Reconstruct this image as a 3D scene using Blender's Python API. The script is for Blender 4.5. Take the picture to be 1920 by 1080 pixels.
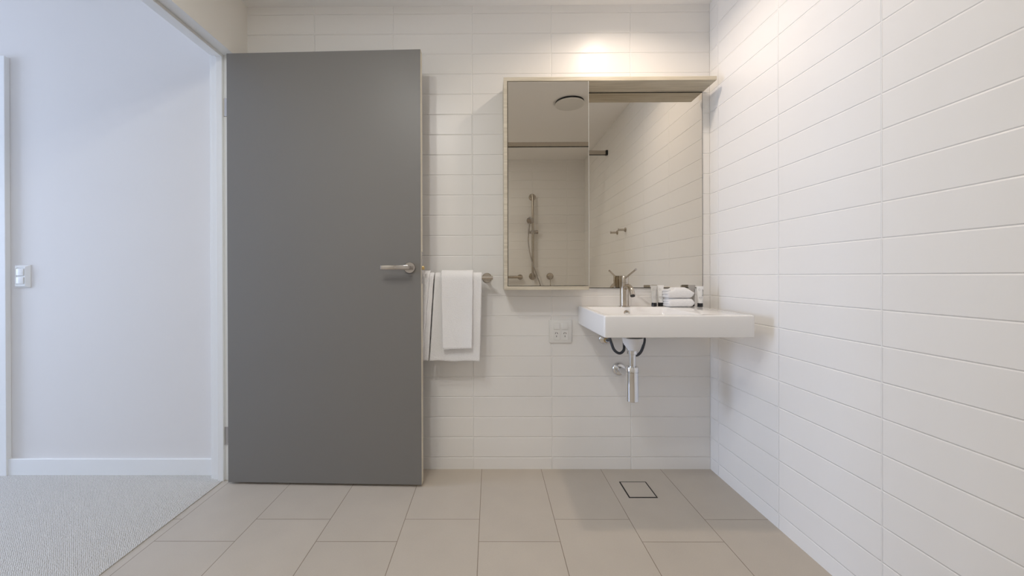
import bpy, bmesh, math, random
from mathutils import Vector, Matrix, noise

random.seed(7)
PI = math.pi
scn = bpy.context.scene
for o in list(bpy.data.objects):
    bpy.data.objects.remove(o)
COL = scn.collection

# ------------------------------------------------------------------ camera
# world: X right, Y into the picture (back wall at Y = 0), Z up, metres
cd = bpy.data.cameras.new('camera')
cam = bpy.data.objects.new('camera', cd)
COL.objects.link(cam)
cd.sensor_fit = 'HORIZONTAL'
cd.sensor_width = 36.0
cd.lens = 36.0 * 736.12 / 1920.0
cd.shift_x = (960 - 914.57) / 1920.0
cd.shift_y = -(540 - 519.79) / 1920.0
cd.clip_start = 0.02
right = Vector((0.99997586, 0.00631396, -0.0029))
fwd = Vector((-0.00631994, 0.99997791, -0.00206))
up = Vector((0.00288692, 0.00207828, 0.99999367))
M = Matrix((right, up, -fwd)).transposed().to_4x4()
M.translation = Vector((0, -2.00454, 0.98483))
cam.matrix_world = M
scn.camera = cam

# ------------------------------------------------------------------ world, exposure
w = bpy.data.worlds.new('world')
scn.world = w
w.use_nodes = True
bg = w.node_tree.nodes['Background']
bg.inputs[0].default_value = (0.72, 0.85, 1.0, 1)
bg.inputs[1].default_value = 0.15
scn.view_settings.view_transform = 'Standard'
scn.view_settings.look = 'None'
scn.view_settings.gamma = 1.0
scn.view_settings.exposure = -0.08
scn.view_settings.use_curve_mapping = False
try:
    scn.cycles.max_bounces = 14
    scn.cycles.diffuse_bounces = 8
    scn.cycles.glossy_bounces = 6
    scn.cycles.sample_clamp_indirect = 4.0
    scn.cycles.use_denoising = True
except Exception:
    pass

# room dimensions
XR, XL, XH, ZC = 1.1187, -1.240, -1.345, 2.366     # right wall, left wall (bath face, hall face), ceiling
YR = -2.90                                          # wall behind the camera
HX0, HY0, HY1, HZ = -5.60, -3.30, -0.052, 2.45      # hall
DOOR_F, DOOR_N, DOOR_Z = -0.106, -1.075, 2.062      # opening in the left wall


def area(name, loc, rot, power, color, shape='DISK', size=0.1, size_y=None, parent=None, spread=PI):
    l = bpy.data.lights.new(name, 'AREA')
    l.energy = power
    l.color = color
    l.shape = shape
    l.size = size
    if size_y:
        l.size_y = size_y
    l.spread = spread
    o = bpy.data.objects.new(name, l)
    COL.objects.link(o)
    o.location = loc
    o.rotation_euler = rot
    if parent:
        o.parent = parent
    return o


# daylight through the hall's far left window; the one behind is added fill
area('daylight_far', (HX0 - 0.06, -1.10, 1.25), (0, -PI / 2, 0), 158.0, (0.57, 0.71, 1.0), 'RECTANGLE', 1.9, 1.2)
area('added_daylight', (-2.95, HY0 - 0.06, 1.25), (PI / 2, 0, 0), 2.5, (0.846, 0.885, 1.0), 'RECTANGLE', 1.9, 1.9)


# ------------------------------------------------------------------ materials
def mat(name, color=(.8, .8, .8), rough=.5, metal=0.0, spec=.5, **kw):
    m = bpy.data.materials.new(name)
    m.use_nodes = True
    b = m.node_tree.nodes['Principled BSDF']
    b.inputs['Base Color'].default_value = (*color, 1)
    b.inputs['Roughness'].default_value = rough
    b.inputs['Metallic'].default_value = metal
    b.inputs['Specular IOR Level'].default_value = spec
    for k, v in kw.items():
        b.inputs[k.replace('_', ' ')].default_value = v
    return m


def nodes(m):
    return m.node_tree.nodes, m.node_tree.links, m.node_tree.nodes['Principled BSDF']


def add_noise_bump(m, scale, strength, dist=0.002, detail=3, coord='Object', stretch=None):
    n, l, b = nodes(m)
    tc = n.new('ShaderNodeTexCoord')
    t = n.new('ShaderNodeTexNoise')
    t.inputs['Scale'].default_value = scale
    t.inputs['Detail'].default_value = detail
    src = tc.outputs[coord]
    if stretch:
        mp = n.new('ShaderNodeMapping')
        mp.inputs['Scale'].default_value = stretch
        l.new(src, mp.inputs[0])
        src = mp.outputs[0]
    l.new(src, t.inputs['Vector'])
    bp = n.new('ShaderNodeBump')
    bp.inputs['Strength'].default_value = strength
    bp.inputs['Distance'].default_value = dist
    l.new(t.outputs['Fac'], bp.inputs['Height'])
    l.new(bp.outputs[0], b.inputs['Normal'])
    return t


def tile_mat(name, tile, grout, bw, bh, mortar, offset, freq, rough, bump, smooth, var=0.02, spec=.5, speckle=0.0):
    """stack- or offset-bonded tiles in UV metres"""
    m = mat(name, tile, rough, spec=spec)
    n, l, b = nodes(m)
    uv = n.new('ShaderNodeUVMap')
    br = n.new('ShaderNodeTexBrick')
    br.offset = offset
    br.offset_frequency = freq
    br.inputs['Scale'].default_value = 1.0
    br.inputs['Brick Width'].default_value = bw
    br.inputs['Row Height'].default_value = bh
    br.inputs['Mortar Size'].default_value = mortar
    br.inputs['Mortar Smooth'].default_value = 0.1
    br.inputs['Bias'].default_value = 0.0
    br.inputs['Color1'].default_value = (*[c * (1 - var) for c in tile], 1)
    br.inputs['Color2'].default_value = (*[min(1, c * (1 + var)) for c in tile], 1)
    br.inputs['Mortar'].default_value = (*grout, 1)
    l.new(uv.outputs[0], br.inputs['Vector'])
    col = br.outputs['Color']
    if speckle:
        tc = n.new('ShaderNodeTexCoord')
        s1 = n.new('ShaderNodeTexNoise')
        s1.inputs['Scale'].default_value = 260
        s1.inputs['Detail'].default_value = 4
        s2 = n.new('ShaderNodeTexNoise')
        s2.inputs['Scale'].default_value = 7
        s2.inputs['Detail'].default_value = 3
        l.new(tc.outputs['Object'], s1.inputs['Vector'])
        l.new(tc.outputs['Object'], s2.inputs['Vector'])
        ad = n.new('ShaderNodeMath')
        ad.operation = 'ADD'
        l.new(s1.outputs['Fac'], ad.inputs[0])
        l.new(s2.outputs['Fac'], ad.inputs[1])
        mr = n.new('ShaderNodeMapRange')
        mr.inputs[1].default_value = 0.6
        mr.inputs[2].default_value = 1.4
        mr.inputs[3].default_value = 1 - speckle
        mr.inputs[4].default_value = 1 + speckle
        l.new(ad.outputs[0], mr.inputs[0])
        vm = n.new('ShaderNodeVectorMath')
        vm.operation = 'SCALE'
        l.new(col, vm.inputs[0])
        l.new(mr.outputs[0], vm.inputs['Scale'])
        col = vm.outputs[0]
    l.new(col, b.inputs['Base Color'])
    # pillowed edge: a second, wider and softer brick mask drives the bump
    b2 = n.new('ShaderNodeTexBrick')
    b2.offset = offset
    b2.offset_frequency = freq
    for k in ('Scale', 'Brick Width', 'Row Height'):
        b2.inputs[k].default_value = br.inputs[k].default_value
    b2.inputs['Mortar Size'].default_value = mortar * smooth
    b2.inputs['Mortar Smooth'].default_value = 1.0
    l.new(uv.outputs[0], b2.inputs['Vector'])
    bp = n.new('ShaderNodeBump')
    bp.invert = True
    bp.inputs['Strength'].default_value = bump
    bp.inputs['Distance'].default_value = 0.003
    l.new(b2.outputs['Fac'], bp.inputs['Height'])
    l.new(bp.outputs[0], b.inputs['Normal'])
    return m


M_WALLTILE = tile_mat('white_wall_tile', (.855, .842, .822), (.93, .92, .90), .403, .103, .0014, 0, 1, .34, .66, 2.6, .006)
M_FLOORTILE = tile_mat('beige_floor_tile', (.50, .447, .382), (.22, .17, .12), .603, .303, .0012, .7778, 2, .42, .25, 1.6,
                       .02, .35, .05)
M_INSERT = mat('beige_tile_insert', (.50, .447, .382), .42, spec=.35)
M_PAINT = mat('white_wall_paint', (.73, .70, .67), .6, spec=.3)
M_PAINT_BATH = mat('cream_wall_paint', (.86, .83, .775), .5, spec=.3)
M_CEIL = mat('ceiling_paint', (.95, .94, .93), .8, spec=.2)
M_TRIM = mat('gloss_white_trim', (.80, .795, .775), .32)
M_DOOR = mat('grey_door_paint', (.195, .185, .171), .42, spec=.4)
add_noise_bump(M_DOOR, 500, .03, .001)
M_DOOREDGE = mat('pale_door_edge', (.66, .61, .50), .5)
M_STEEL = mat('brushed_steel', (.54, .49, .425), .22, 1.0)
M_CHROME = mat('chrome', (.80, .81, .83), .06, 1.0)
M_CHROME_S = mat('satin_chrome', (.52, .49, .465), .16, 1.0)
M_BRASS = mat('brass', (.60, .44, .20), .3, 1.0)
M_CERAMIC = mat('white_ceramic', (.84, .825, .81), .08, spec=.55)
M_PLASTIC = mat('white_plastic', (.80, .79, .765), .3)
M_DARK = mat('dark_slot', (.02, .02, .02), .6)
M_HOSE = mat('dark_braided_hose', (.055, .06, .07), .45)
add_noise_bump(M_HOSE, 900, .5, .001)
M_GROUTDARK = mat('dark_gap', (.012, .010, .008), .7)
M_TOWEL = mat('white_terry', (.92, .915, .92), .95, spec=.1)
M_TOWEL.node_tree.nodes['Principled BSDF'].inputs['Sheen Weight'].default_value = .25
add_noise_bump(M_TOWEL, 420, .9, .004, 4)
# the hand towel's woven hem: a broken grey stitch line just above its lower edge
M_TOWEL_B = M_TOWEL.copy()
M_TOWEL_B.name = 'white_terry_with_hem'
n_, l_, b_ = nodes(M_TOWEL_B)
tc_ = n_.new('ShaderNodeTexCoord')
sp_ = n_.new('ShaderNodeSeparateXYZ')
l_.new(tc_.outputs['Object'], sp_.inputs[0])


def mth(op, a, b):
    k = n_.new('ShaderNodeMath')
    k.operation = op
    for i, v in enumerate((a, b)):
        if isinstance(v, (int, float)):
            k.inputs[i].default_value = v
        elif v is not None:
            l_.new(v, k.inputs[i])
    return k.outputs[0]


dz_ = mth('ABSOLUTE', mth('SUBTRACT', sp_.outputs['Z'], .6425), None)
on_ = mth('MULTIPLY', mth('LESS_THAN', dz_, .0012), mth('GREATER_THAN', mth('FRACT', mth('MULTIPLY', sp_.outputs['X'], 140), None), .45))
mx_ = n_.new('ShaderNodeMix')
mx_.data_type = 'RGBA'
l_.new(on_, mx_.inputs['Factor'])
mx_.inputs['A'].default_value = (.92, .915, .92, 1)
mx_.inputs['B'].default_value = (.45, .43, .41, 1)
l_.new(mx_.outputs['Result'], b_.inputs['Base Color'])
M_CAP = mat('black_cap', (.008, .008, .010), .22)
M_TUBE_W = mat('white_tube', (.80, .80, .79), .35)
M_TUBE_C = mat('clear_tube', (.66, .65, .62), .25, Transmission_Weight=.1)
M_TUBE_G = mat('grey_clear_tube', (.43, .41, .385), .25, Transmission_Weight=.1)
M_INK = mat('dark_print', (.05, .05, .055), .6)
M_INKPALE = mat('grey_print', (.30, .30, .31), .6)
M_TRAPW = mat('white_waste_plastic', (.80, .79, .78), .4)

# mirror glass, slightly warm
M_MIRROR = mat('mirror_glass', (.70, .655, .575), .006, 1.0)
M_MIRROR_EDGE = mat('polished_mirror_edge', (.72, .74, .72), .15)

# pale laminate with a long grain
M_WOOD = mat('pale_timber_laminate', (.62, .55, .42), .45)
n_, l_, b_ = nodes(M_WOOD)
tc_ = n_.new('ShaderNodeTexCoord')
mp_ = n_.new('ShaderNodeMapping')
mp_.inputs['Scale'].default_value = (1.6, 26, 26)
wv = n_.new('ShaderNodeTexNoise')
wv.inputs['Scale'].default_value = 4.0
wv.inputs['Detail'].default_value = 5
wv.inputs['Distortion'].default_value = .4
cr = n_.new('ShaderNodeValToRGB')
cr.color_ramp.elements[0].position = .35
cr.color_ramp.elements[0].color = (.51, .455, .35, 1)
cr.color_ramp.elements[1].position = .65
cr.color_ramp.elements[1].color = (.64, .58, .465, 1)
l_.new(tc_.outputs['Object'], mp_.inputs[0])
l_.new(mp_.outputs[0], wv.inputs['Vector'])
l_.new(wv.outputs['Fac'], cr.inputs[0])
l_.new(cr.outputs[0], b_.inputs['Base Color'])

# loop-pile carpet in slanting ribs
M_CARPET = mat('cream_loop_carpet', (.64, .61, .565), .95, spec=.1)
n_, l_, b_ = nodes(M_CARPET)
tc_ = n_.new('ShaderNodeTexCoord')
mp_ = n_.new('ShaderNodeMapping')
mp_.inputs['Rotation'].default_value = (0, 0, math.radians(-47))
mq_ = n_.new('ShaderNodeMapping')
mq_.inputs['Scale'].default_value = (205, 105, 1)
vo = n_.new('ShaderNodeTexVoronoi')
vo.inputs['Scale'].default_value = 1.0
vo.inputs['Randomness'].default_value = .35
cr = n_.new('ShaderNodeValToRGB')
cr.color_ramp.elements[0].color = (.70, .67, .625, 1)
cr.color_ramp.elements[1].position = .85
cr.color_ramp.elements[1].color = (.46, .43, .39, 1)
bp_ = n_.new('ShaderNodeBump')
bp_.invert = True
bp_.inputs['Strength'].default_value = .9
bp_.inputs['Distance'].default_value = .004
l_.new(tc_.outputs['Object'], mp_.inputs[0])
l_.new(mp_.outputs[0], mq_.inputs[0])
l_.new(mq_.outputs[0], vo.inputs['Vector'])
l_.new(vo.outputs['Distance'], cr.inputs[0])
l_.new(cr.outputs[0], b_.inputs['Base Color'])
l_.new(vo.outputs['Distance'], bp_.inputs['Height'])
l_.new(bp_.outputs[0], b_.inputs['Normal'])

M_PANE = bpy.data.materials.new('window_glass')
M_PANE.use_nodes = True
n_, l_ = M_PANE.node_tree.nodes, M_PANE.node_tree.links
n_.remove(n_['Principled BSDF'])
t_, g_, x_ = n_.new('ShaderNodeBsdfTransparent'), n_.new('ShaderNodeBsdfGlossy'), n_.new('ShaderNodeMixShader')
g_.inputs['Roughness'].default_value = .02
x_.inputs[0].default_value = .05
l_.new(t_.outputs[0], x_.inputs[1])
l_.new(g_.outputs[0], x_.inputs[2])
l_.new(x_.outputs[0], n_['Material Output'].inputs['Surface'])

M_LAMP = bpy.data.materials.new('lamp_diffuser')
M_LAMP.use_nodes = True
b_ = M_LAMP.node_tree.nodes['Principled BSDF']
b_.inputs['Emission Color'].default_value = (1.0, .90, .76, 1)
b_.inputs['Emission Strength'].default_value = 12


# ------------------------------------------------------------------ mesh helpers
class MB:
    """collects shapes and links them as one mesh object"""

    def __init__(self):
        self.bm = bmesh.new()

    def box(self, x0, x1, y0, y1, z0, z1, bevel=0.0, seg=2):
        t = bmesh.new()
        bmesh.ops.create_cube(t, size=1.0)
        for v in t.verts:
            v.co = Vector((x0 + (v.co.x + .5) * (x1 - x0), y0 + (v.co.y + .5) * (y1 - y0), z0 + (v.co.z + .5) * (z1 - z0)))
        if bevel:
            bmesh.ops.bevel(t, geom=t.edges[:], offset=bevel, segments=seg, affect='EDGES', profile=.5)
        return self.merge(t)

    def merge(self, t, mtx=None):
        if mtx is not None:
            bmesh.ops.transform(t, matrix=mtx, verts=t.verts)
        me = bpy.data.meshes.new('tmp')
        t.to_mesh(me)
        t.free()
        self.bm.from_mesh(me)
        bpy.data.meshes.remove(me)
        return self

    def lathe(self, prof, p0=(0, 0, 0), axis=(0, 0, 1), n=32):
        """prof: list of (radius, distance along the axis from p0)"""
        p0 = Vector(p0)
        q = Vector((0, 0, 1)).rotation_difference(Vector(axis).normalized())
        t = bmesh.new()
        rings = []
        for r, h in prof:
            if r < 1e-6:
                rings.append([t.verts.new(p0 + q @ Vector((0, 0, h)))])
            else:
                rings.append([t.verts.new(p0 + q @ Vector((r * math.cos(2 * PI * i / n), r * math.sin(2 * PI * i / n), h)))
                              for i in range(n)])
        for a, b in zip(rings, rings[1:]):
            for i in range(n):
                j = (i + 1) % n
                if len(a) == 1 and len(b) == 1:
                    continue
                if len(a) == 1:
                    t.faces.new((a[0], b[j], b[i]))
                elif len(b) == 1:
                    t.faces.new((a[i], a[j], b[0]))
                else:
                    t.faces.new((a[i], a[j], b[j], b[i]))
        bmesh.ops.recalc_face_normals(t, faces=t.faces)
        return self.merge(t)

    def cyl(self, a, b, r, n=28, c=0.0, r2=None):
        """capped cylinder from a to b with a small chamfer c"""
        a, b = Vector(a), Vector(b)
        L = (b - a).length
        r2 = r if r2 is None else r2
        if c:
            pr = [(0, 0), (r - c, 0), (r, c), (r2, L - c), (r2 - c, L), (0, L)]
        else:
            pr = [(0, 0), (r, 0), (r2, L), (0, L)]
        return self.lathe(pr, a, b - a, n)

    def tube(self, pts, r, n=16, smooth=8, caps=True):
        """round tube through points (Catmull-Rom)"""
        P = [Vector(p) for p in pts]
        path = []
        if smooth > 1 and len(P) > 2:
            Q = [P[0] * 2 - P[1]] + P + [P[-1] * 2 - P[-2]]
            for i in range(1, len(Q) - 2):
                for k in range(smooth):
                    t = k / smooth
                    a, b, c, d = Q[i - 1], Q[i], Q[i + 1], Q[i + 2]
                    path.append(.5 * ((2 * b) + (c - a) * t + (2 * a - 5 * b + 4 * c - d) * t * t + (3 * b - a - 3 * c + d) * t ** 3))
            path.append(P[-1])
        else:
            path = P
        t = bmesh.new()
        rings = []
        prev = None
        for i, p in enumerate(path):
            d = (path[min(i + 1, len(path) - 1)] - path[max(i - 1, 0)]).normalized()
            if prev is None:
                u = d.orthogonal().normalized()
            else:
                u = (prev - d * prev.dot(d)).normalized()
            prev = u
            v = d.cross(u)
            rings.append([t.verts.new(p + (u * math.cos(2 * PI * k / n) + v * math.sin(2 * PI * k / n)) * r) for k in range(n)])
        for a, b in zip(rings, rings[1:]):
            for k in range(n):
                t.faces.new((a[k], a[(k + 1) % n], b[(k + 1) % n], b[k]))
        if caps:
            t.faces.new(rings[0][::-1])
            t.faces.new(rings[-1])
        bmesh.ops.recalc_face_normals(t, faces=t.faces)
        return self.merge(t)

    def ball(self, c, r, sx=1, sy=1, sz=1, n=20):
        t = bmesh.new()
        bmesh.ops.create_uvsphere(t, u_segments=n, v_segments=n // 2, radius=r)
        return self.merge(t, Matrix.Translation(c) @ Matrix.Diagonal((sx, sy, sz, 1)))

    def quad(self, pts):
        vs = [self.bm.verts.new(p) for p in pts]
        self.bm.faces.new(vs)
        return self

    def build(self, name, m, parent=None, smooth=None, origin=None):
        me = bpy.data.meshes.new(name)
        if origin is not None:
            bmesh.ops.translate(self.bm, verts=self.bm.verts, vec=-Vector(origin))
        self.bm.to_mesh(me)
        self.bm.free()
        me.materials.append(m)
        o = bpy.data.objects.new(name, me)
        COL.objects.link(o)
        if origin is not None:
            o.location = origin
        if parent is not None:
            o.parent = parent
            # children are modelled in world space unless origin is given
            if origin is None:
                o.location = -Vector(world_loc(parent))
            else:
                o.location = Vector(origin) - Vector(world_loc(parent))
        if smooth:
            me.polygons.foreach_set('use_smooth', [True] * len(me.polygons))
            me.set_sharp_from_angle(angle=math.radians(smooth))
        return o


def world_loc(o):
    v = Vector(o.location)
    while o.parent:
        o = o.parent
        v += o.location
    return v


def tag(o, label, cat, group=None):
    o['label'] = label
    o['category'] = cat
    if group:
        o['group'] = group
    return o


def thing(name, loc, label, cat, group=None):
    o = bpy.data.objects.new(name, None)
    o.empty_display_size = .05
    COL.objects.link(o)
    o.location = loc
    return tag(o, label, cat, group)


def struct(o, label=None):
    o['kind'] = 'structure'
    if label:
        o['label'] = label
    return o


def plane_uv(name, quads, m, uvf):
    """flat structure faces with UVs in metres"""
    me = bpy.data.meshes.new(name)
    vs, fs = [], []
    for q in quads:
        fs.append(tuple(range(len(vs), len(vs) + len(q))))
        vs += q
    me.from_pydata(vs, [], fs)
    me.materials.append(m)
    uv = me.uv_layers.new(name='UVMap')
    for lp in me.loops:
        uv.data[lp.index].uv = uvf(Vector(vs[lp.vertex_index]))
    o = bpy.data.objects.new(name, me)
    COL.objects.link(o)
    return o


def vtile(z):
    return z - .06024 + .103 * 10


# ------------------------------------------------------------------ the setting
THR = -1.293      # where the tiles meet the hall carpet
struct(plane_uv('floor', [[(XL, YR, 0), (XR, YR, 0), (XR, 0, 0), (XL, 0, 0)],
                          [(THR, DOOR_N, 0), (XL, DOOR_N, 0), (XL, DOOR_F, 0), (THR, DOOR_F, 0)]],
                M_FLOORTILE, lambda p: (-p.y + .188, p.x + .046 + 3.03)), 'beige stone-look floor tiles')
c = MB()
c.box(HX0, XH, HY0, HY1, -.012, .003)
c.box(XH, THR - .001, DOOR_N, DOOR_F, -.012, .003)
struct(c.build('floor_hall', M_CARPET), 'cream loop-pile carpet of the hall')
c = MB().quad([(XL, YR, ZC), (XL, 0, ZC), (XR, 0, ZC), (XR, YR, ZC)])
struct(c.build('ceiling', M_CEIL), 'white bathroom ceiling')
struct(plane_uv('wall_back', [[(XL, 0, 0), (XR, 0, 0), (XR, 0, ZC), (XL, 0, ZC)]], M_WALLTILE,
                lambda p: (p.x - (XR - .4023) + 4.03, vtile(p.z))), 'white stack-bonded tile wall behind the basin')
struct(plane_uv('wall_right', [[(XR, 0, 0), (XR, YR, 0), (XR, YR, ZC), (XR, 0, ZC)]], M_WALLTILE,
                lambda p: (-p.y - .4725 + 4.03, vtile(p.z))), 'white stack-bonded tile wall on the right')
struct(plane_uv('wall_rear', [[(XR, YR, 0), (XL, YR, 0), (XL, YR, ZC), (XR, YR, ZC)]], M_WALLTILE,
                lambda p: (p.x - .10 + 4.03, vtile(p.z))), 'white tiled shower wall seen in the mirror')
c = MB()
c.box(XH, XL, DOOR_F, 0, 0, ZC)
c.box(XH, XL, DOOR_N, DOOR_F, DOOR_Z, ZC)
c.box(XH, XL, YR, DOOR_N, 0, ZC)
struct(c.build('wall_left', M_PAINT_BATH), 'cream painted wall with the doorway')
# hall
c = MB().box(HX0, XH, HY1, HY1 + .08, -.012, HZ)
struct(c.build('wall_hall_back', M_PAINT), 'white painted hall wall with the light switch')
WY0, WY1, WZ0, WZ1 = -1.70, -0.50, .30, 2.20
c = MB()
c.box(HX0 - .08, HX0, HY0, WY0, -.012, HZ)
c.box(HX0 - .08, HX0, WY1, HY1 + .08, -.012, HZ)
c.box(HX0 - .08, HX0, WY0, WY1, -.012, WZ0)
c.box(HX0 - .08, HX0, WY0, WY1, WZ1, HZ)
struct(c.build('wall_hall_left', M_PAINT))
WX0, WX1 = -3.90, -2.00
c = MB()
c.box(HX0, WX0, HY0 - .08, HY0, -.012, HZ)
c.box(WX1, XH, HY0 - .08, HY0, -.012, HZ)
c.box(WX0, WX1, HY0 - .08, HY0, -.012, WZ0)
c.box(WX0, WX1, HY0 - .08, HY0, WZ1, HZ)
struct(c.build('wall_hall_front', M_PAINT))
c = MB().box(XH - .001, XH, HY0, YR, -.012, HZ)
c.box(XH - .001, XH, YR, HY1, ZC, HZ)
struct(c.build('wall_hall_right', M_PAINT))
c = MB().box(HX0 - .08, XH, HY0 - .08, HY1 + .08, HZ, HZ + .02)
struct(c.build('ceiling_hall', M_CEIL))
c = MB()
for a, b in ((WY0, WY0 + .05), (WY1 - .05, WY1), ((WY0 + WY1) / 2 - .025, (WY0 + WY1) / 2 + .025)):
    c.box(HX0 - .05, HX0, a, b, WZ0, WZ1)
c.box(HX0 - .05, HX0, WY0, WY1, WZ0, WZ0 + .05)
c.box(HX0 - .05, HX0, WY0, WY1, WZ1 - .05, WZ1)
win = struct(c.build('window_1', M_TRIM))
MB().box(HX0 - .030, HX0 - .026, WY0 + .05, WY1 - .05, WZ0 + .05, WZ1 - .05).build('pane', M_PANE, win)
c = MB()
for a, b in ((WX0, WX0 + .05), (WX1 - .05, WX1), ((WX0 + WX1) / 2 - .025, (WX0 + WX1) / 2 + .025)):
    c.box(a, b, HY0 - .05, HY0, WZ0, WZ1)
c.box(WX0, WX1, HY0 - .05, HY0, WZ0, WZ0 + .05)
c.box(WX0, WX1, HY0 - .05, HY0, WZ1 - .05, WZ1)
win = struct(c.build('added_window', M_TRIM))  # unseen window added to light the hall wall from the front
MB().box(WX0 + .05, WX1 - .05, HY0 - .030, HY0 - .026, WZ0 + .05, WZ1 - .05).build('pane', M_PANE, win)
# hall skirting
c = MB().box(HX0, XH - .012, HY1 - .016, HY1, .0, .083, .003)
struct(c.build('baseboard_hall', M_TRIM), 'white skirting board along the hall wall')
# architrave of the next door along the hall, at the left edge of the picture
c = MB().box(-2.50, -2.402, HY1 - .023, HY1, 0, 2.085, .002)
struct(c.build('trim_1', M_TRIM), 'white architrave at the left edge of the hall wall')

# door frame: hall-side rebate, stop, bath-side rebate, each a step in the jamb
c = MB()


def jamb_profile(x0, x1, proud):
    """one strip of the lining running up the far jamb, across the head and down the near jamb"""
    f = DOOR_F - proud
    nn = DOOR_N + proud
    zt = DOOR_Z - proud
    c.box(x0, x1, f, DOOR_F, 0, DOOR_Z, .001, 1)
    c.box(x0, x1, DOOR_N, nn, 0, DOOR_Z, .001, 1)
    c.box(x0, x1, nn, f, zt, DOOR_Z, .001, 1)


jamb_profile(XH - .001, -1.318, .004)
jamb_profile(-1.318, -1.289, .016)
jamb_profile(-1.289, XL + .006, .003)
# architrave on the hall face
c.box(XH - .018, XH, DOOR_F + .004, HY1, 0, DOOR_Z + .05, .002, 1)
c.box(XH - .018, XH, DOOR_N - .06, DOOR_N - .004, 0, DOOR_Z + .05, .002, 1)
c.box(XH - .018, XH, DOOR_N - .004, DOOR_F + .004, DOOR_Z + .004, DOOR_Z + .05, .002, 1)
struct(c.build('trim_2', M_TRIM), 'white door frame lining the doorway')

# ------------------------------------------------------------------ door, standing open at a right angle
HP = Vector((-1.2475, -.150, .012))               # lower front hinge corner
ang = math.atan2(-.175 + .150, -.3225 + 1.2475)
W_D, H_D, T_D = .9253, 2.033, .038
door = MB()
door.box(0, W_D, .0012, T_D - .0012, 0, H_D)
dr = door.build('door_1', M_DOOREDGE)
struct(dr, 'grey flush door standing open against the tiled wall')
dr.location = HP
dr.rotation_euler = (0, 0, ang)


def local(mb, name, m, parent, smooth=None):
    """part already modelled in its parent's own space"""
    o = mb.build(name, m, None, smooth)
    o.parent = parent
    return o


local(MB().box(.0006, W_D - .0008, 0, .0012, .0004, H_D - .0006), 'front_face', M_DOOR, dr)['label'] = 'grey painted face'
local(MB().box(.0006, W_D - .0008, T_D - .0012, T_D, .0004, H_D - .0006), 'rear_face', M_DOOR, dr)['label'] = 'grey painted face'
hx, hz = W_D - .053, 1.0265 - .012
hd = local(MB().lathe([(0, 0), (.0265, 0), (.0265, -.006), (.0245, -.0085), (0, -.0085)], (hx, 0, hz), (0, 1, 0), 36),
           'door_handle', M_CHROME_S, dr, 40)
lv = MB()
lv.cyl((hx, -.008, hz), (hx, -.050, hz), .0105, 24, .0008)
lv.box(hx - .122, hx + .009, -.0565, -.0465, hz - .0098, hz + .0098, .002)
o = local(lv, 'lever', M_CHROME_S, hd, 40)
local(MB().box(W_D - .0006, W_D + .0012, .008, .030, hz - .075, hz + .075, .0004, 1), 'latch_plate', M_CHROME_S, dr)
local(MB().box(W_D, W_D + .0125, .013, .024, hz - .009, hz + .007, .002), 'latch', M_BRASS, dr)
for z in (.216, 1.806):
    h = MB()
    h.box(-1.2885, -1.262, -.1125, -.1095, z - .043, z + .043)
    h.cyl((-1.2545, -.1075, z - .043), (-1.2545, -.1075, z + .043), .0052, 14)
    h.bm.transform(Matrix.Rotation(-ang, 4, 'Z') @ Matrix.Translation(-HP))
    local(h, 'hinge', M_CHROME_S, dr, 40)


# ------------------------------------------------------------------ towel rail and towels
ry, rz = -.080, .9777
t = thing('towel_rail', (-.35, ry, rz), 'brushed steel towel rail on tiled wall, end showing right of the towels', 'towel rail')
MB().cyl((-.69, ry, rz), (.0125, ry, rz), .0095, 24, .0008).build('rail', M_STEEL, t, 40)
for x in (-.017, -.665):
    MB().lathe([(0, 0), (.025, 0), (.025, .006), (.022, .009), (.009, .009), (.009, -ry - .0085), (0, -ry - .0085)][:6] + [(0, -ry - .0085)],
               (x, -.0002, rz), (0, -1, 0), 28).build('wall_flange', M_STEEL, t, 40)


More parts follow.
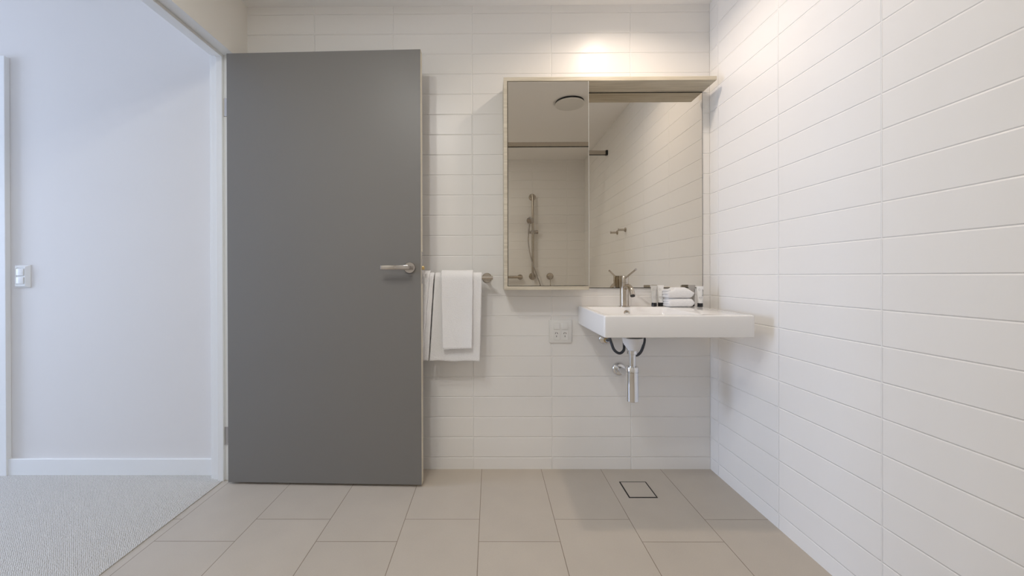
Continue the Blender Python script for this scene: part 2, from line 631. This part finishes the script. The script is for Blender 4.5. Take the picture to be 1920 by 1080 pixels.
def drape(name, xl_top, xr_top, xl_bot, xr_bot, rad, thick, zf, zb, seed, wob=.003, flare=0.0, nx=46, sag=0.0, wavy=0.0, m=None):
    """a folded cloth hung over the rail: path runs up the front, over, and down the back"""
    path = []
    nf, na, nb = 44, 12, 36
    for i in range(nf):
        path.append((ry - rad, zf + (rz - zf) * i / nf))
    for i in range(na + 1):
        a = PI - PI * i / na
        path.append((ry + rad * math.cos(a), rz + rad * math.sin(a)))
    for i in range(1, nb + 1):
        path.append((ry + rad, rz + (zb - rz) * i / nb))
    bm = bmesh.new()
    grid = []
    zt = rz + rad
    for j, (y, z) in enumerate(path):
        row = []
        fr = (zt - z) / (zt - zf)
        fr = max(0, min(1, fr))
        front = j < nf
        for i in range(nx + 1):
            s = i / nx
            xl = xl_top + (xl_bot - xl_top) * fr
            xr = xr_top + (xr_bot - xr_top) * fr
            x = xl + (xr - xl) * s
            nz = noise.noise(Vector((x * 9 + seed, z * 5, seed * 1.7)))
            n2 = noise.noise(Vector((x * 30 + seed, z * 16, seed * .7 + 4)))
            yy = y
            if front:
                yy = y - flare * fr ** 1.5 - abs(nz) * wob * 2 * min(1, fr * 3) - n2 * wob * .4
                yy -= wavy * fr * (.5 + .5 * math.cos(s * PI * 2.2 + seed))
            zz = z
            if j < 4 and front:
                zz = z + .004 * noise.noise(Vector((x * 14, seed, 0))) + sag * s
            if nf <= j <= nf + na:
                zz += .0011 * noise.noise(Vector((x * 12, seed, 3)))
            row.append(bm.verts.new((x + .0015 * noise.noise(Vector((z * 20, seed, s))), yy, zz)))
        grid.append(row)
    for a, b in zip(grid, grid[1:]):
        for i in range(nx):
            bm.faces.new((a[i], a[i + 1], b[i + 1], b[i]))
    bmesh.ops.recalc_face_normals(bm, faces=bm.faces)
    me = bpy.data.meshes.new(name)
    bm.to_mesh(me)
    bm.free()
    me.materials.append(m or M_TOWEL)
    o = bpy.data.objects.new(name, me)
    COL.objects.link(o)
    so = o.modifiers.new('thick', 'SOLIDIFY')
    so.thickness = thick
    so.offset = 0
    sb = o.modifiers.new('soft', 'SUBSURF')
    sb.levels = sb.render_levels = 1
    me.polygons.foreach_set('use_smooth', [True] * len(me.polygons))
    return o


GR = 'white towels on the rail'
tag(drape('bath_towel', -.2685, -.040, -.2955, -.052, .0195, .016, .575, .60, 3.1, .0015, .0, sag=-.003),
    'large white bath towel on rail, hanging beneath the narrow hand towel', 'towel', GR)
tag(drape('hand_towel', -.2375, -.0835, -.228, -.0885, .0352, .007, .6345, .70, 8.4, .002, .012, sag=.004, m=M_TOWEL_B),
    'narrow white hand towel draped over the front of the larger bath towel', 'towel', GR)
bt = tag(drape('bath_towel', -.61, -.2725, -.61, -.3005, .0195, .016, .578, .60, 5.6, .0015, .0),
         'white bath towel mostly hidden behind the edge of the grey door', 'towel', GR)
fold = drape('folded_edge', -.61, -.291, -.61, -.329, .0345, .006, .582, .64, 2.2, .002, .004)
fold.parent = bt

# ------------------------------------------------------------------ mirror cabinet with its long shelf
SX0, SX1, SD = .066, 1.0815, -.127
ZT0, ZT1, ZB0, ZB1 = 1.9175, 1.936, .9195, .937
cab = thing('mirror_cabinet', (SX0, 0, ZB0), 'pale timber wall cabinet with mirrored door and long shelf over the basin', 'cabinet')
MB().box(SX0, SX1, SD, -.0005, ZT0, ZT1, .0008, 1).build('shelf', M_WOOD, cab)
MB().box(SX0, SX0 + .0175, SD, -.0005, ZB1, ZT0, .0008, 1).build('side_panel', M_WOOD, cab)
MB().box(.455, .4725, SD + .02, -.0005, ZB1, ZT0, .0008, 1).build('side_panel', M_WOOD, cab)
MB().box(SX0, .4725, SD, -.0005, ZB0, ZB1, .0008, 1).build('base_panel', M_WOOD, cab)
MB().box(SX0 + .0175, .455, -.012, -.0005, ZB1, ZT0).build('back_panel', M_WOOD, cab)
dm = MB().box(.0862, .4712, SD + .0002, SD + .005, ZB1 + .003, ZT0 - .003).build('door', M_MIRROR, cab)
MB().box(.0862, .4700, SD + .0052, SD + .019, ZB1 + .004, ZT0 - .004).build('door_panel', M_WOOD, dm)
MB().box(.4713, .4725, SD + .0002, SD + .019, ZB1 + .003, ZT0 - .003).build('edge_strip', M_MIRROR_EDGE, dm)

wm = thing('wall_mirror', (.78, 0, .925), 'large frameless mirror fixed to tiled wall beneath the shelf, right of cabinet', 'mirror')
MB().box(.4735, 1.0755, -.007, -.0026, .9262, 1.9125).build('glass', M_MIRROR, wm)
MB().box(.4735, 1.0772, -.0025, -.0004, .9235, 1.9160).build('shadow_backing', M_GROUTDARK, wm)  # added black sheet, its rim painting the shadow gap round the mirror
MB().box(1.0756, 1.0772, -.007, -.0026, .9262, 1.9125).build('shadow_edge', M_GROUTDARK, wm)  # black strips paint the shadow lines along the mirror's edges
MB().box(.4735, 1.0772, -.007, -.0026, .9235, .9261).build('shadow_edge', M_GROUTDARK, wm)
MB().box(.4735, 1.0772, -.007, -.0026, 1.9126, 1.9162).build('shadow_edge', M_GROUTDARK, wm)


# ------------------------------------------------------------------ basin
def rring(x0, x1, y0, y1, r, z, k=7):
    pts = []
    for cx, cy, a0 in ((x1 - r, y1 - r, 0), (x0 + r, y1 - r, PI / 2), (x0 + r, y0 + r, PI), (x1 - r, y0 + r, 1.5 * PI)):
        for i in range(k + 1):
            a = a0 + PI / 2 * i / k
            pts.append((cx + r * math.cos(a), cy + r * math.sin(a), z))
    return pts


BX0, BX1, BY0, BZ = .447, 1.038, -.460, .834
rings = [
    rring(.53, .90, -.225, -.05, .05, .7025),
    rring(.495, .965, -.300, -.02, .04, .718),
    rring(.482, .985, -.392, -.010, .03, .7405),
    rring(.480, .987, -.394, -.009, .03, .742),
    rring(BX0 + .004, BX1 - .004, BY0 + .004, -.0045, .006, .742),
    rring(BX0 + .001, BX1 - .001, BY0 + .001, -.0015, .008, .7435),
    rring(BX0, BX1, BY0, -.0005, .008, .747),
    rring(BX0, BX1, BY0, -.0005, .008, BZ - .007),
    rring(BX0 + .001, BX1 - .001, BY0 + .001, -.001, .008, BZ - .003),
    rring(BX0 + .003, BX1 - .003, BY0 + .003, -.002, .008, BZ - .001),
    rring(BX0 + .007, BX1 - .007, BY0 + .007, -.003, .008, BZ),
    rring(.466, .856, BY0 + .018, -.087, .030, BZ),
    rring(.469, .853, BY0 + .021, -.090, .028, BZ - .0012),
    rring(.472, .850, BY0 + .025, -.093, .026, BZ - .005),
    rring(.478, .845, BY0 + .034, -.100, .026, BZ - .03),
    rring(.488, .835, BY0 + .050, -.112, .030, BZ - .070),
    rring(.505, .820, BY0 + .070, -.130, .035, BZ - .088),
    rring(.54, .78, BY0 + .11, -.17, .04, BZ - .094),
    rring(.64, .68, BY0 + .20, -.225, .015, BZ - .097),
]
b = thing('washbasin', (.74, 0, .742), 'white rectangular wall-hung washbasin with shallow bowl below the mirror', 'washbasin')
bm = bmesh.new()
rv = [[bm.verts.new((x, y, z + (.010 * y if z > .80 else 0))) for x, y, z in r] for r in rings]
N = len(rv[0])
for p, q in zip(rv, rv[1:]):
    for i in range(N):
        bm.faces.new((p[i], p[(i + 1) % N], q[(i + 1) % N], q[i]))
bm.faces.new(rv[0][::-1])
bm.faces.new(rv[-1])
bmesh.ops.recalc_face_normals(bm, faces=bm.faces)
mb = MB()
mb.bm = bm
mb.build('bowl', M_CERAMIC, b, 35)
ov = MB().lathe([(.0095, .004), (.0095, -.002), (.0105, -.0035), (.0135, -.003), (.0145, 0), (.0145, .004)], (.6605, -.0975, .8045),
                (0, 1, .28), 28).build('overflow_ring', M_STEEL, b, 40)
MB().lathe([(0, .0005), (.0095, .0005)], (.6605, -.0975, .8045), (0, 1, .28), 24).build('overflow_hole', M_DARK, ov)
MB().lathe([(0, .006), (.020, .006), (.026, .003), (.027, 0), (0, 0)], (.66, -.24, BZ - .097), (0, 0, 1), 28).build('drain_plug', M_STEEL, b, 40)

# ------------------------------------------------------------------ tap
tx, ty, tz = .6635, -.058, BZ - .0006
tap = thing('basin_mixer_tap', (tx, ty, tz), 'brushed steel single lever mixer tap on the back of basin', 'tap')
MB().lathe([(0, 0), (.0255, 0), (.0255, .0025), (.0225, .005), (.0215, .0055), (.0215, .120), (0, .120)], (tx, ty, tz), (0, 0, 1), 40).build('body', M_STEEL, tap, 40)
MB().lathe([(0, .1205), (.0205, .1205), (.0205, .1215), (.0216, .1215), (.0216, .151), (.0206, .1525), (0, .1525)], (tx, ty, tz), (0, 0, 1), 40).build('cartridge_cap', M_STEEL, tap, 40)
sp = MB().tube([(tx, ty - .012, .926), (tx, ty - .040, .935), (tx, ty - .070, .933), (tx, ty - .095, .919), (tx, ty - .112, .893)], .0120, 22, 8)
spo = sp.build('spout', M_STEEL, tap, 40)
MB().cyl((tx, ty - .1125, .8925), (tx, ty - .114, .8895), .0105, 22).build('aerator', M_DARK, spo)
lev = MB().tube([(tx, ty - .012, .974), (tx + .002, -.203, 1.0135)], .0042, 14, 1).build('lever', M_STEEL, tap, 40)
MB().cyl((tx + .002, -.2025, 1.0133), (tx + .0021, -.2085, 1.0148), .0052, 16, .0008).build('lever_tip', M_CHROME_S, lev, 40)

# ------------------------------------------------------------------ plumbing below the basin
px_, py_ = .650, -.200
tr = thing('bottle_trap', (px_, py_, .411), 'polished chrome bottle trap hanging below basin, its pipe into the wall', 'bottle trap')
MB().lathe([(0, 0), (.0255, 0), (.028, .0025), (.028, .134), (0, .134)], (px_, py_, .411), (0, 0, 1), 40).build('bottle', M_CHROME, tr, 40)
MB().lathe([(0, .1345), (.0270, .1345), (.0270, .136), (.0283, .136), (.0283, .157), (.0265, .1595), (.017, .1595)], (px_, py_, .411), (0, 0, 1), 40).build('bottle_collar', M_CHROME, tr, 40)
MB().cyl((px_, py_, .568), (px_, py_, .628), .0160, 32).build('tail_pipe', M_CHROME, tr, 40)
MB().lathe([(.0158, 0), (.0205, 0), (.0215, .001), (.0215, .0165), (.0205, .0175), (.0158, .0175)], (px_, py_, .6265), (0, 0, 1), 36).build('nut', M_CHROME, tr, 40)
arm = MB().cyl((px_ + .002, py_ + .026, .520), (px_ + .004, -.004, .512), .0160, 30)
arm.lathe([(.016, 0), (.0195, 0), (.0195, .014), (.016, .014)], (px_ + .002, py_ + .034, .5197), (0, 1, -.04), 30)
arm.build('outlet_pipe', M_CHROME, tr, 40)
MB().lathe([(0, 0), (.035, 0), (.035, -.003), (.031, -.010), (.024, -.013), (.0165, -.013)], (px_ + .004, -.0003, .512), (0, 1, 0), 40).build('wall_flange', M_CHROME, tr, 40)
ws = MB().lathe([(.0160, .6442), (.0225, .6442), (.0232, .649), (.0250, .6495), (.0255, .655), (.0285, .6555), (.0292, .661), (.0335, .6615), (.0350, .668),
                 (.0390, .6685), (.0402, .675), (.0428, .6755), (.0437, .684), (.0452, .6845), (.0458, .693), (.0464, .7023), (0, .7023)], (px_ + .003, py_, 0), (0, 0, 1), 40)
ws.build('waste_outlet', M_TRAPW, tr, 40)['label'] = 'white plastic ribbed waste outlet'
HG = 'flexible hoses under the basin'
tag(MB().tube([(.5795, -.066, .668), (.5765, -.105, .682), (.573, -.140, .668), (.584, -.150, .636), (.6085, -.150, .6205), (.632, -.140, .634), (.643, -.112, .664), (.645, -.100, .700)], .0065, 14, 8)
    .build('water_hose', M_HOSE, None, 60), 'dark flexible hose looping left of the white waste outlet', 'hose', HG)
tag(MB().tube([(.716, -.120, .701), (.731, -.135, .690), (.724, -.142, .655), (.706, -.150, .623), (.684, -.148, .610), (.664, -.128, .622), (.659, -.104, .66), (.660, -.100, .700)], .0065, 14, 8)
    .build('water_hose', M_HOSE, None, 60), 'dark flexible hose curving down right of the white waste outlet', 'hose', HG)
sv = thing('stop_valve', (.578, 0, .664), 'small chrome stop valve on wall, half hidden under basin', 'valve')
MB().lathe([(0, 0), (.026, 0), (.026, -.002), (.021, -.008), (.010, -.010), (.010, -.028), (0, -.028)], (.578, -.0003, .664), (0, 1, 0), 30).build('wall_flange', M_CHROME, sv, 40)
MB().cyl((.578, -.0285, .664), (.578, -.050, .664), .0125, 6).build('brass_nut', M_BRASS, sv)['label'] = 'brass nut'
MB().cyl((.578, -.0505, .664), (.578, -.0655, .667), .009, 20).build('valve_body', M_CHROME, sv, 40)

# ------------------------------------------------------------------ power outlet and light switch
ox, oz = .357, .7043
po = thing('power_outlet', (ox, 0, oz), 'white double power outlet on tiles left of basin', 'outlet')
MB().box(ox - .0576, ox + .0576, -.0085, -.0002, oz - .0585, oz + .0585, .0028, 3).build('cover_plate', M_PLASTIC, po, 40)
for s in (-1, 1):
    k = MB().box(ox + s * .0202 - .0158, ox + s * .0202 + .0158, -.0125, -.0086, oz + .0095, oz + .0440, .0022, 2)
    k.bm.transform(Matrix.Translation((0, 0, oz)) @ Matrix.Rotation(math.radians(-3), 4, 'X') @ Matrix.Translation((0, 0, -oz)))
    k.build('rocker_switch', M_PLASTIC, po, 40)
    so = MB().box(ox + s * .0215 - .0165, ox + s * .0215 + .0165, -.0097, -.0086, oz - .044, oz + .005, .0006, 1).build('socket', M_PLASTIC, po)
    sl = MB()
    cx = ox + s * .0215
    for q in (-1, 1):
        t_ = bmesh.new()
        bmesh.ops.create_cube(t_, size=1)
        bmesh.ops.scale(t_, vec=(.0024, .0006, .0085), verts=t_.verts)
        sl.merge(t_, Matrix.Translation((cx + q * .0047, -.0099, oz - .0085)) @ Matrix.Rotation(math.radians(30 * q * -1), 4, 'Y'))
    sl.box(cx - .0012, cx + .0012, -.0102, -.0096, oz - .0285, oz - .0205)
    sl.build('slots', M_DARK, so)

sx, sz = -2.338, .992
ls = thing('light_switch', (sx, HY1, sz), 'white two-rocker light switch on hall wall beside the architrave', 'switch')
mb = MB()
bm = bmesh.new()
rr = [rring(sx - .038, sx + .038, sz - .0565, sz + .0565, .003, HY1 - .0002, 4),
      rring(sx - .038, sx + .038, sz - .0565, sz + .0565, .003, HY1 - .004, 4),
      rring(sx - .0270, sx + .0225, sz - .0480, sz + .0480, .004, HY1 - .0135, 4),
      rring(sx - .0250, sx + .0205, sz - .0440, sz + .0440, .006, HY1 - .0135, 4),
      rring(sx - .0235, sx + .0190, sz - .0420, sz + .0420, .006, HY1 - .0110, 4)]
rv = [[bm.verts.new((x, z, y)) for x, y, z in r] for r in rr]
N = len(rv[0])
for p, q in zip(rv, rv[1:]):
    for i in range(N):
        bm.faces.new((p[i], p[(i + 1) % N], q[(i + 1) % N], q[i]))
bm.faces.new(rv[0][::-1])
bm.faces.new(rv[-1])
bmesh.ops.recalc_face_normals(bm, faces=bm.faces)
mb.bm = bm
mb.build('cover_plate', M_PLASTIC, ls, 25)
for s in (-1, 1):
    MB().box(sx - .0205, sx + .0160, HY1 - .0155, HY1 - .0112, sz + s * .0205 - .0175, sz + s * .0205 + .0175, .0025, 3).build('rocker_switch', M_PLASTIC, ls, 40)

# ------------------------------------------------------------------ floor drain
x0, x1, y0, y1 = .6130, .7410, -.2610, -.1245
fd = thing('floor_drain', ((x0 + x1) / 2, (y0 + y1) / 2, 0), 'square tile-insert floor drain with black gap below the basin', 'drain')
MB().box(x0, x1, y0, y1, .0003, .0012).build('frame', M_GROUTDARK, fd)
MB().box(x0 + .006, x1 - .006, y0 + .006, y1 - .006, .0012, .0018).build('tile_insert', M_INSERT, fd)


# ------------------------------------------------------------------ toiletries on the basin
def text_bm(s, size, mtx):
    cu = bpy.data.curves.new('txt', 'FONT')
    cu.body = s
    cu.size = size
    cu.align_x = 'CENTER'
    cu.align_y = 'CENTER'
    cu.resolution_u = 2
    ob = bpy.data.objects.new('txt', cu)
    COL.objects.link(ob)
    dg = bpy.context.evaluated_depsgraph_get()
    me = bpy.data.meshes.new_from_object(ob.evaluated_get(dg))
    t_ = bmesh.new()
    t_.from_mesh(me)
    bmesh.ops.transform(t_, matrix=mtx, verts=t_.verts)
    bpy.data.objects.remove(ob)
    bpy.data.curves.remove(cu)
    bpy.data.meshes.remove(me)
    return t_


def toiletry(x, y, m, label, rot=0.0, h=.1035, ink=M_INK, wtop=.0165):
    z0 = BZ + .010 * y + .0004
    t = thing('toiletry_tube', (x, y, z0), label, 'toiletry tube', 'toiletry tubes on the basin')
    t.rotation_euler = (0, 0, rot)
    cap = MB().lathe([(0, 0), (.0112, 0), (.0122, .001), (.0125, .0165), (.0115, .0185), (0, .0185)], (0, 0, 0), (0, 0, 1), 28)
    local(cap, 'cap', M_CAP, t, 40)['label'] = 'black screw cap'
    bm = bmesh.new()
    rr = []
    n = 28
    for s in [i / 14 for i in range(15)]:
        z = .0188 + (h - .0188) * s
        a = .0118 + (wtop - .0118) * s ** .9
        bb = .0118 * (1 - s ** 1.6) + .0010
        rr.append([bm.verts.new((a * math.cos(2 * PI * i / n), bb * math.sin(2 * PI * i / n), z)) for i in range(n)])
    for p, q in zip(rr, rr[1:]):
        for i in range(n):
            bm.faces.new((p[i], p[(i + 1) % n], q[(i + 1) % n], q[i]))
    bm.faces.new(rr[0][::-1])
    bm.faces.new(rr[-1])
    mb = MB()
    mb.bm = bm
    body = local(mb, 'tube_body', m, t, 50)
    local(MB().box(-wtop - .0003, wtop + .0003, -.0013, .0013, h - .009, h + .0004, .0004, 1), 'crimped_end', m, t)

    def yf(z):
        s = (z - .0188) / (h - .0188)
        return -(.0118 * (1 - s ** 1.6) + .0010)

    pr = MB()

    def put(s, size, px, pz, turn):
        t_ = text_bm(s, size, Matrix.Rotation(turn, 4, 'Z'))
        for v in t_.verts:
            X, Z = px + v.co.x, pz + v.co.y
            sft = (Z - .0188) / (h - .0188)
            a = .0118 + (wtop - .0118) * sft ** .9
            bbb = .0118 * (1 - sft ** 1.6) + .0010
            k = math.sqrt(max(.02, 1 - (X / a) ** 2))
            v.co = Vector((X, -bbb * k - .0004, Z))
        pr.merge(t_)

    put('Biology', .0115, .0092, .069, PI / 2)
    put('hydrating', .0042, -.002, .0475, 0)
    put('botanical care', .0030, -.002, .0425, 0)
    put('30ml', .0032, -.002, .0380, 0)
    local(pr, 'printed_text', ink, body)
    em = MB()
    for k in range(24):
        a0, a1 = 2 * PI * k / 24, 2 * PI * (k + 1) / 24
        q = []
        for a, r in ((a0, .0040), (a1, .0040), (a1, .0048), (a0, .0048)):
            X, Z = -.0055 + r * math.cos(a), .0835 + r * math.sin(a)
            q.append((X, yf(Z) - .0004, Z))
        em.quad(q)
    local(em, 'printed_emblem', M_INKPALE, body)
    return t


toiletry(.8125, -.052, M_TUBE_C, 'pale grey toiletry tube standing on its black cap, nearest to the tap', .05, ink=M_INKPALE)
toiletry(.8475, -.044, M_TUBE_W, 'white toiletry tube standing against left side of the folded washcloths', -.03, h=.1045)
toiletry(1.0045, -.042, M_TUBE_G, 'darker grey toiletry tube half behind the right end of the folded washcloths', .04, h=.1045)
toiletry(1.0205, -.0885, M_TUBE_W, 'white toiletry tube standing at the far right edge of basin', -.06, h=.1005)


def washcloth(name, cx, cy, z0, wx, wy, hh, label, seed, top_flat):
    """a folded cloth: rounded front fold, three leaf edges showing at its left end"""
    bm = bmesh.new()
    nu, nv = 56, 28
    layers = 3
    # closed cushion for the fold
    rows = []
    for j in range(nv + 1):
        a = 2 * PI * j / nv
        rows.append((math.cos(a), math.sin(a)))
    vs = []
    for i in range(nu + 1):
        s = i / nu
        x = -wx / 2 + wx * s
        er, el = .17, .07
        k = 1.0
        if s > 1 - er:
            k = max(.02, 1 - ((s - 1 + er) / er) ** 2.4) ** .45
        if s < el:
            k = max(.25, 1 - ((el - s) / el) ** 2.2) ** .5
        ring = []
        for ca, sa in rows[:-1]:
            # superellipse section
            yy = math.copysign(abs(ca) ** .55, ca) * wy / 2 * (.94 + .06 * k)
            zz = math.copysign(abs(sa) ** .62, sa) * hh / 2 * k
            if zz > 0 and top_flat > 0:
                zz *= 1 - top_flat * 1.5 * max(0, (s - .70) / .30) ** 1.2 - top_flat * .8 * min(1, max(0, (.30 - s) / .12))
            zz += .0018 * noise.noise(Vector((x * 40 + seed, yy * 30, sa * 2))) * (1 if sa > 0 else 0)
            ring.append(bm.verts.new((cx + x, cy + yy, z0 + hh / 2 + zz)))
        vs.append(ring)
    n = len(vs[0])
    for p, q in zip(vs, vs[1:]):
        for i in range(n):
            bm.faces.new((p[i], q[i], q[(i + 1) % n], p[(i + 1) % n]))
    bm.faces.new(vs[0])
    bm.faces.new(vs[-1][::-1])
    bmesh.ops.recalc_face_normals(bm, faces=bm.faces)
    mb = MB()
    mb.bm = bm
    o = mb.build(name, M_TOWEL, None, 70, (cx, cy, z0))
    tag(o, label, 'washcloth', 'folded washcloths on the basin')
    # leaf edges at the left end
    for q in range(layers):
        zz = z0 + hh * (.20 + .26 * q)
        e = MB()
        y0_, y1_ = cy - wy * .46, cy + wy * .40
        e.tube([(cx - wx / 2 + .012, y0_ + .003, zz + .003), (cx - wx / 2 + .003 - .002 * (q % 2), y0_ + .010, zz + .001),
                (cx - wx / 2 + .001, cy, zz), (cx - wx / 2 + .003, y1_, zz - .001)], hh * .115, 10, 6)
        e.build('folded_edge', M_TOWEL, o, 60, )
    return o


zb = BZ - .0006
washcloth('washcloth', .9195, -.074, zb, .122, .085, .043, 'lower white washcloth of the folded pair on basin', 1.0, 0)
washcloth('washcloth', .9185, -.074, zb + .0425, .124, .080, .053, 'upper white washcloth of the folded pair, with sloping top', 4.0, .55)

# ------------------------------------------------------------------ what the mirrors show of the shower end
YS = YR + .060
rx = .4985
t = thing('shower_rail', (rx, YR, .985), 'vertical steel grab rail carrying a hand shower, reflected in cabinet mirror', 'shower rail')
MB().tube([(rx, YR + .010, 1.9185), (rx, YR + .045, 1.9175), (rx, YS, 1.900), (rx, YS, 1.45), (rx, YS, 1.002), (rx, YR + .045, .986), (rx, YR + .010, .985)], .0160, 18, 6).build('riser', M_STEEL, t, 40)
for z in (1.9185, .985):
    MB().lathe([(0, 0), (.041, 0), (.041, .004), (.034, .011), (.017, .012)], (rx, YR + .0003, z), (0, 1, 0), 30).build('wall_flange', M_STEEL, t, 40)
hb = MB().cyl((rx - .037, YS + .002, 1.497), (rx + .055, YS + .002, 1.500), .0135, 20, .001)
hb.cyl((rx, YS, 1.476), (rx, YS, 1.524), .0225, 22, .001)
hb.cyl((rx + .030, YS + .002, 1.4995), (rx + .062, YS + .002, 1.5), .020, 22, .002)
hb.build('slide_bracket', M_CHROME_S, t, 40)
hs = thing('hand_shower', (rx - .045, YS + .03, 1.50), 'round hand shower hanging on the riser rail, seen in mirror', 'hand shower')
MB().tube([(rx - .050, YS + .014, 1.478), (rx - .048, YS + .030, 1.53), (rx - .040, YS + .044, 1.605)], .0095, 14, 6).build('handle', M_CHROME_S, hs, 40)
MB().lathe([(0, -.012), (.018, -.012), (.036, -.003), (.041, .004), (.041, .010), (.037, .012), (0, .012)], (rx - .037, YS + .052, 1.632), (.05, 1, -.55), 30).build('spray_head', M_CHROME_S, hs, 40)
MB().tube([(rx - .051, YS + .014, 1.476), (rx - .055, YS + .020, 1.40), (rx - .045, YS + .020, 1.30), (rx - .018, YS + .030, 1.17), (rx + .008, YS + .036, 1.09),
           (rx + .045, YS + .030, .99), (rx + .085, YS + .022, .87), (rx + .10, YR + .03, .74), (rx + .07, YR + .02, .66), (rx + .05, YR + .006, .64)], .0070, 12, 6).build('hose', M_CHROME_S, hs, 60)
mx = thing('shower_mixer', (.7053, YR, .9845), 'round wall mixer with lever beside shower rail, seen in mirror', 'mixer')
MB().lathe([(0, 0), (.041, 0), (.041, .004), (.036, .010), (.023, .012), (.023, .046), (.021, .049), (0, .049)], (.7053, YR + .0003, .9845), (0, 1, 0), 32).build('body', M_STEEL, mx, 40)
MB().tube([(.7045, YR + .040, .965), (.7035, YR + .060, .865)], .0042, 12, 1).build('lever', M_STEEL, mx, 40)
gr = thing('grab_rail', (.2, YR, .976), 'horizontal steel grab rail low in the cabinet mirror', 'grab rail')
MB().tube([(.3537, YR + .010, .976), (.352, YR + .045, .976), (.336, YS, .976), (0, YS, .976), (-.334, YS, .976), (-.350, YR + .045, .976), (-.352, YR + .010, .976)], .0160, 18, 6).build('rail', M_STEEL, gr, 40)
for x in (.3537, -.352):
    MB().lathe([(0, 0), (.032, 0), (.032, .004), (.027, .010), (.017, .011)], (x, YR + .0003, .976), (0, 1, 0), 30).build('wall_flange', M_STEEL, gr, 40)
RG = 'robe hooks on the right wall'
for y, lab in ((-1.256, 'steel robe hook on tiled wall, right one of the pair in the mirror reflection'), (-1.463, 'steel robe hook on tiled wall, left one of the pair in the mirror reflection')):
    hk = thing('robe_hook', (XR, y, 1.366), lab, 'robe hook', RG)
    MB().lathe([(0, 0), (.0185, 0), (.0185, .005), (.016, .008), (.009, .009)], (XR - .0003, y, 1.366), (-1, 0, 0), 26).build('wall_flange', M_STEEL, hk, 40)
    MB().lathe([(0, .005), (.0088, .005), (.0088, .056), (.0105, .057), (.0105, .062), (0, .062)], (XR, y, 1.366), (-1, 0, 0), 22).build('peg', M_STEEL, hk, 40)
sr = thing('screen_rail', (0, -1.75, 2.158), 'flat steel shower screen header rail crossing the mirror reflection', 'rail')
MB().box(XL + .012, XR - .018, -1.757, -1.743, 2.139, 2.177, .001, 1).build('rail', M_STEEL, sr)
MB().box(XL + .012, XR - .018, -1.755, -1.745, 2.134, 2.1388).build('lower_channel', M_DARK, sr)
for x0, x1 in ((XR - .020, XR - .0003), (XL + .0003, XL + .014)):
    MB().box(x0, x1, -1.764, -1.736, 2.132, 2.179, .001, 1).build('wall_bracket', M_DARK, sr)
ev = thing('exhaust_vent', (.634, -1.37, ZC), 'round white ceiling exhaust vent reflected at top of the cabinet mirror', 'vent')
MB().lathe([(0, -.001), (.112, -.001), (.112, -.010), (0, -.010)], (.634, -1.37, ZC), (0, 0, 1), 48).build('dark_throat', M_DARK, ev, 40)
MB().lathe([(0, -.010), (.098, -.010), (.114, -.014), (.116, -.018), (.112, -.023), (.09, -.026), (0, -.027)], (.634, -1.37, ZC), (0, 0, 1), 48).build('cover', M_PLASTIC, ev, 40)


# ------------------------------------------------------------------ recessed downlights, the last one added
def downlight(x, y, power, label, color=(1.0, .885, .74), size=.085, spread=PI):
    d = thing('downlight', (x, y, ZC), label, 'downlight', 'ceiling downlights')
    MB().lathe([(.046, -.0005), (.056, -.0005), (.056, -.003), (.048, -.005), (.046, -.003)], (x, y, ZC), (0, 0, 1), 36).build('trim_ring', M_PLASTIC, d, 40)
    MB().lathe([(0, -.0012), (.0455, -.0012)], (x, y, ZC), (0, 0, -1) if False else (0, 0, 1), 36).build('diffuser', M_LAMP, d)
    area('lamp', (0, 0, -.008), (0, 0, 0), power, color, 'DISK', size, None, d, spread)


downlight(.625, -.42, 4.75, 'recessed ceiling downlight above the basin', (1.0, 0.841, 0.698), spread=2.6)
downlight(-.66, -1.32, 6.4, 'recessed ceiling downlight in front of the open door', (0.988, 1.0, 0.928))
downlight(-.45, -1.66, 9.3, 'unseen added ceiling downlight beside the shower header rail', (1.0, 0.989, 1.0))  # extra lamp added to brighten the lower back wall and right wall
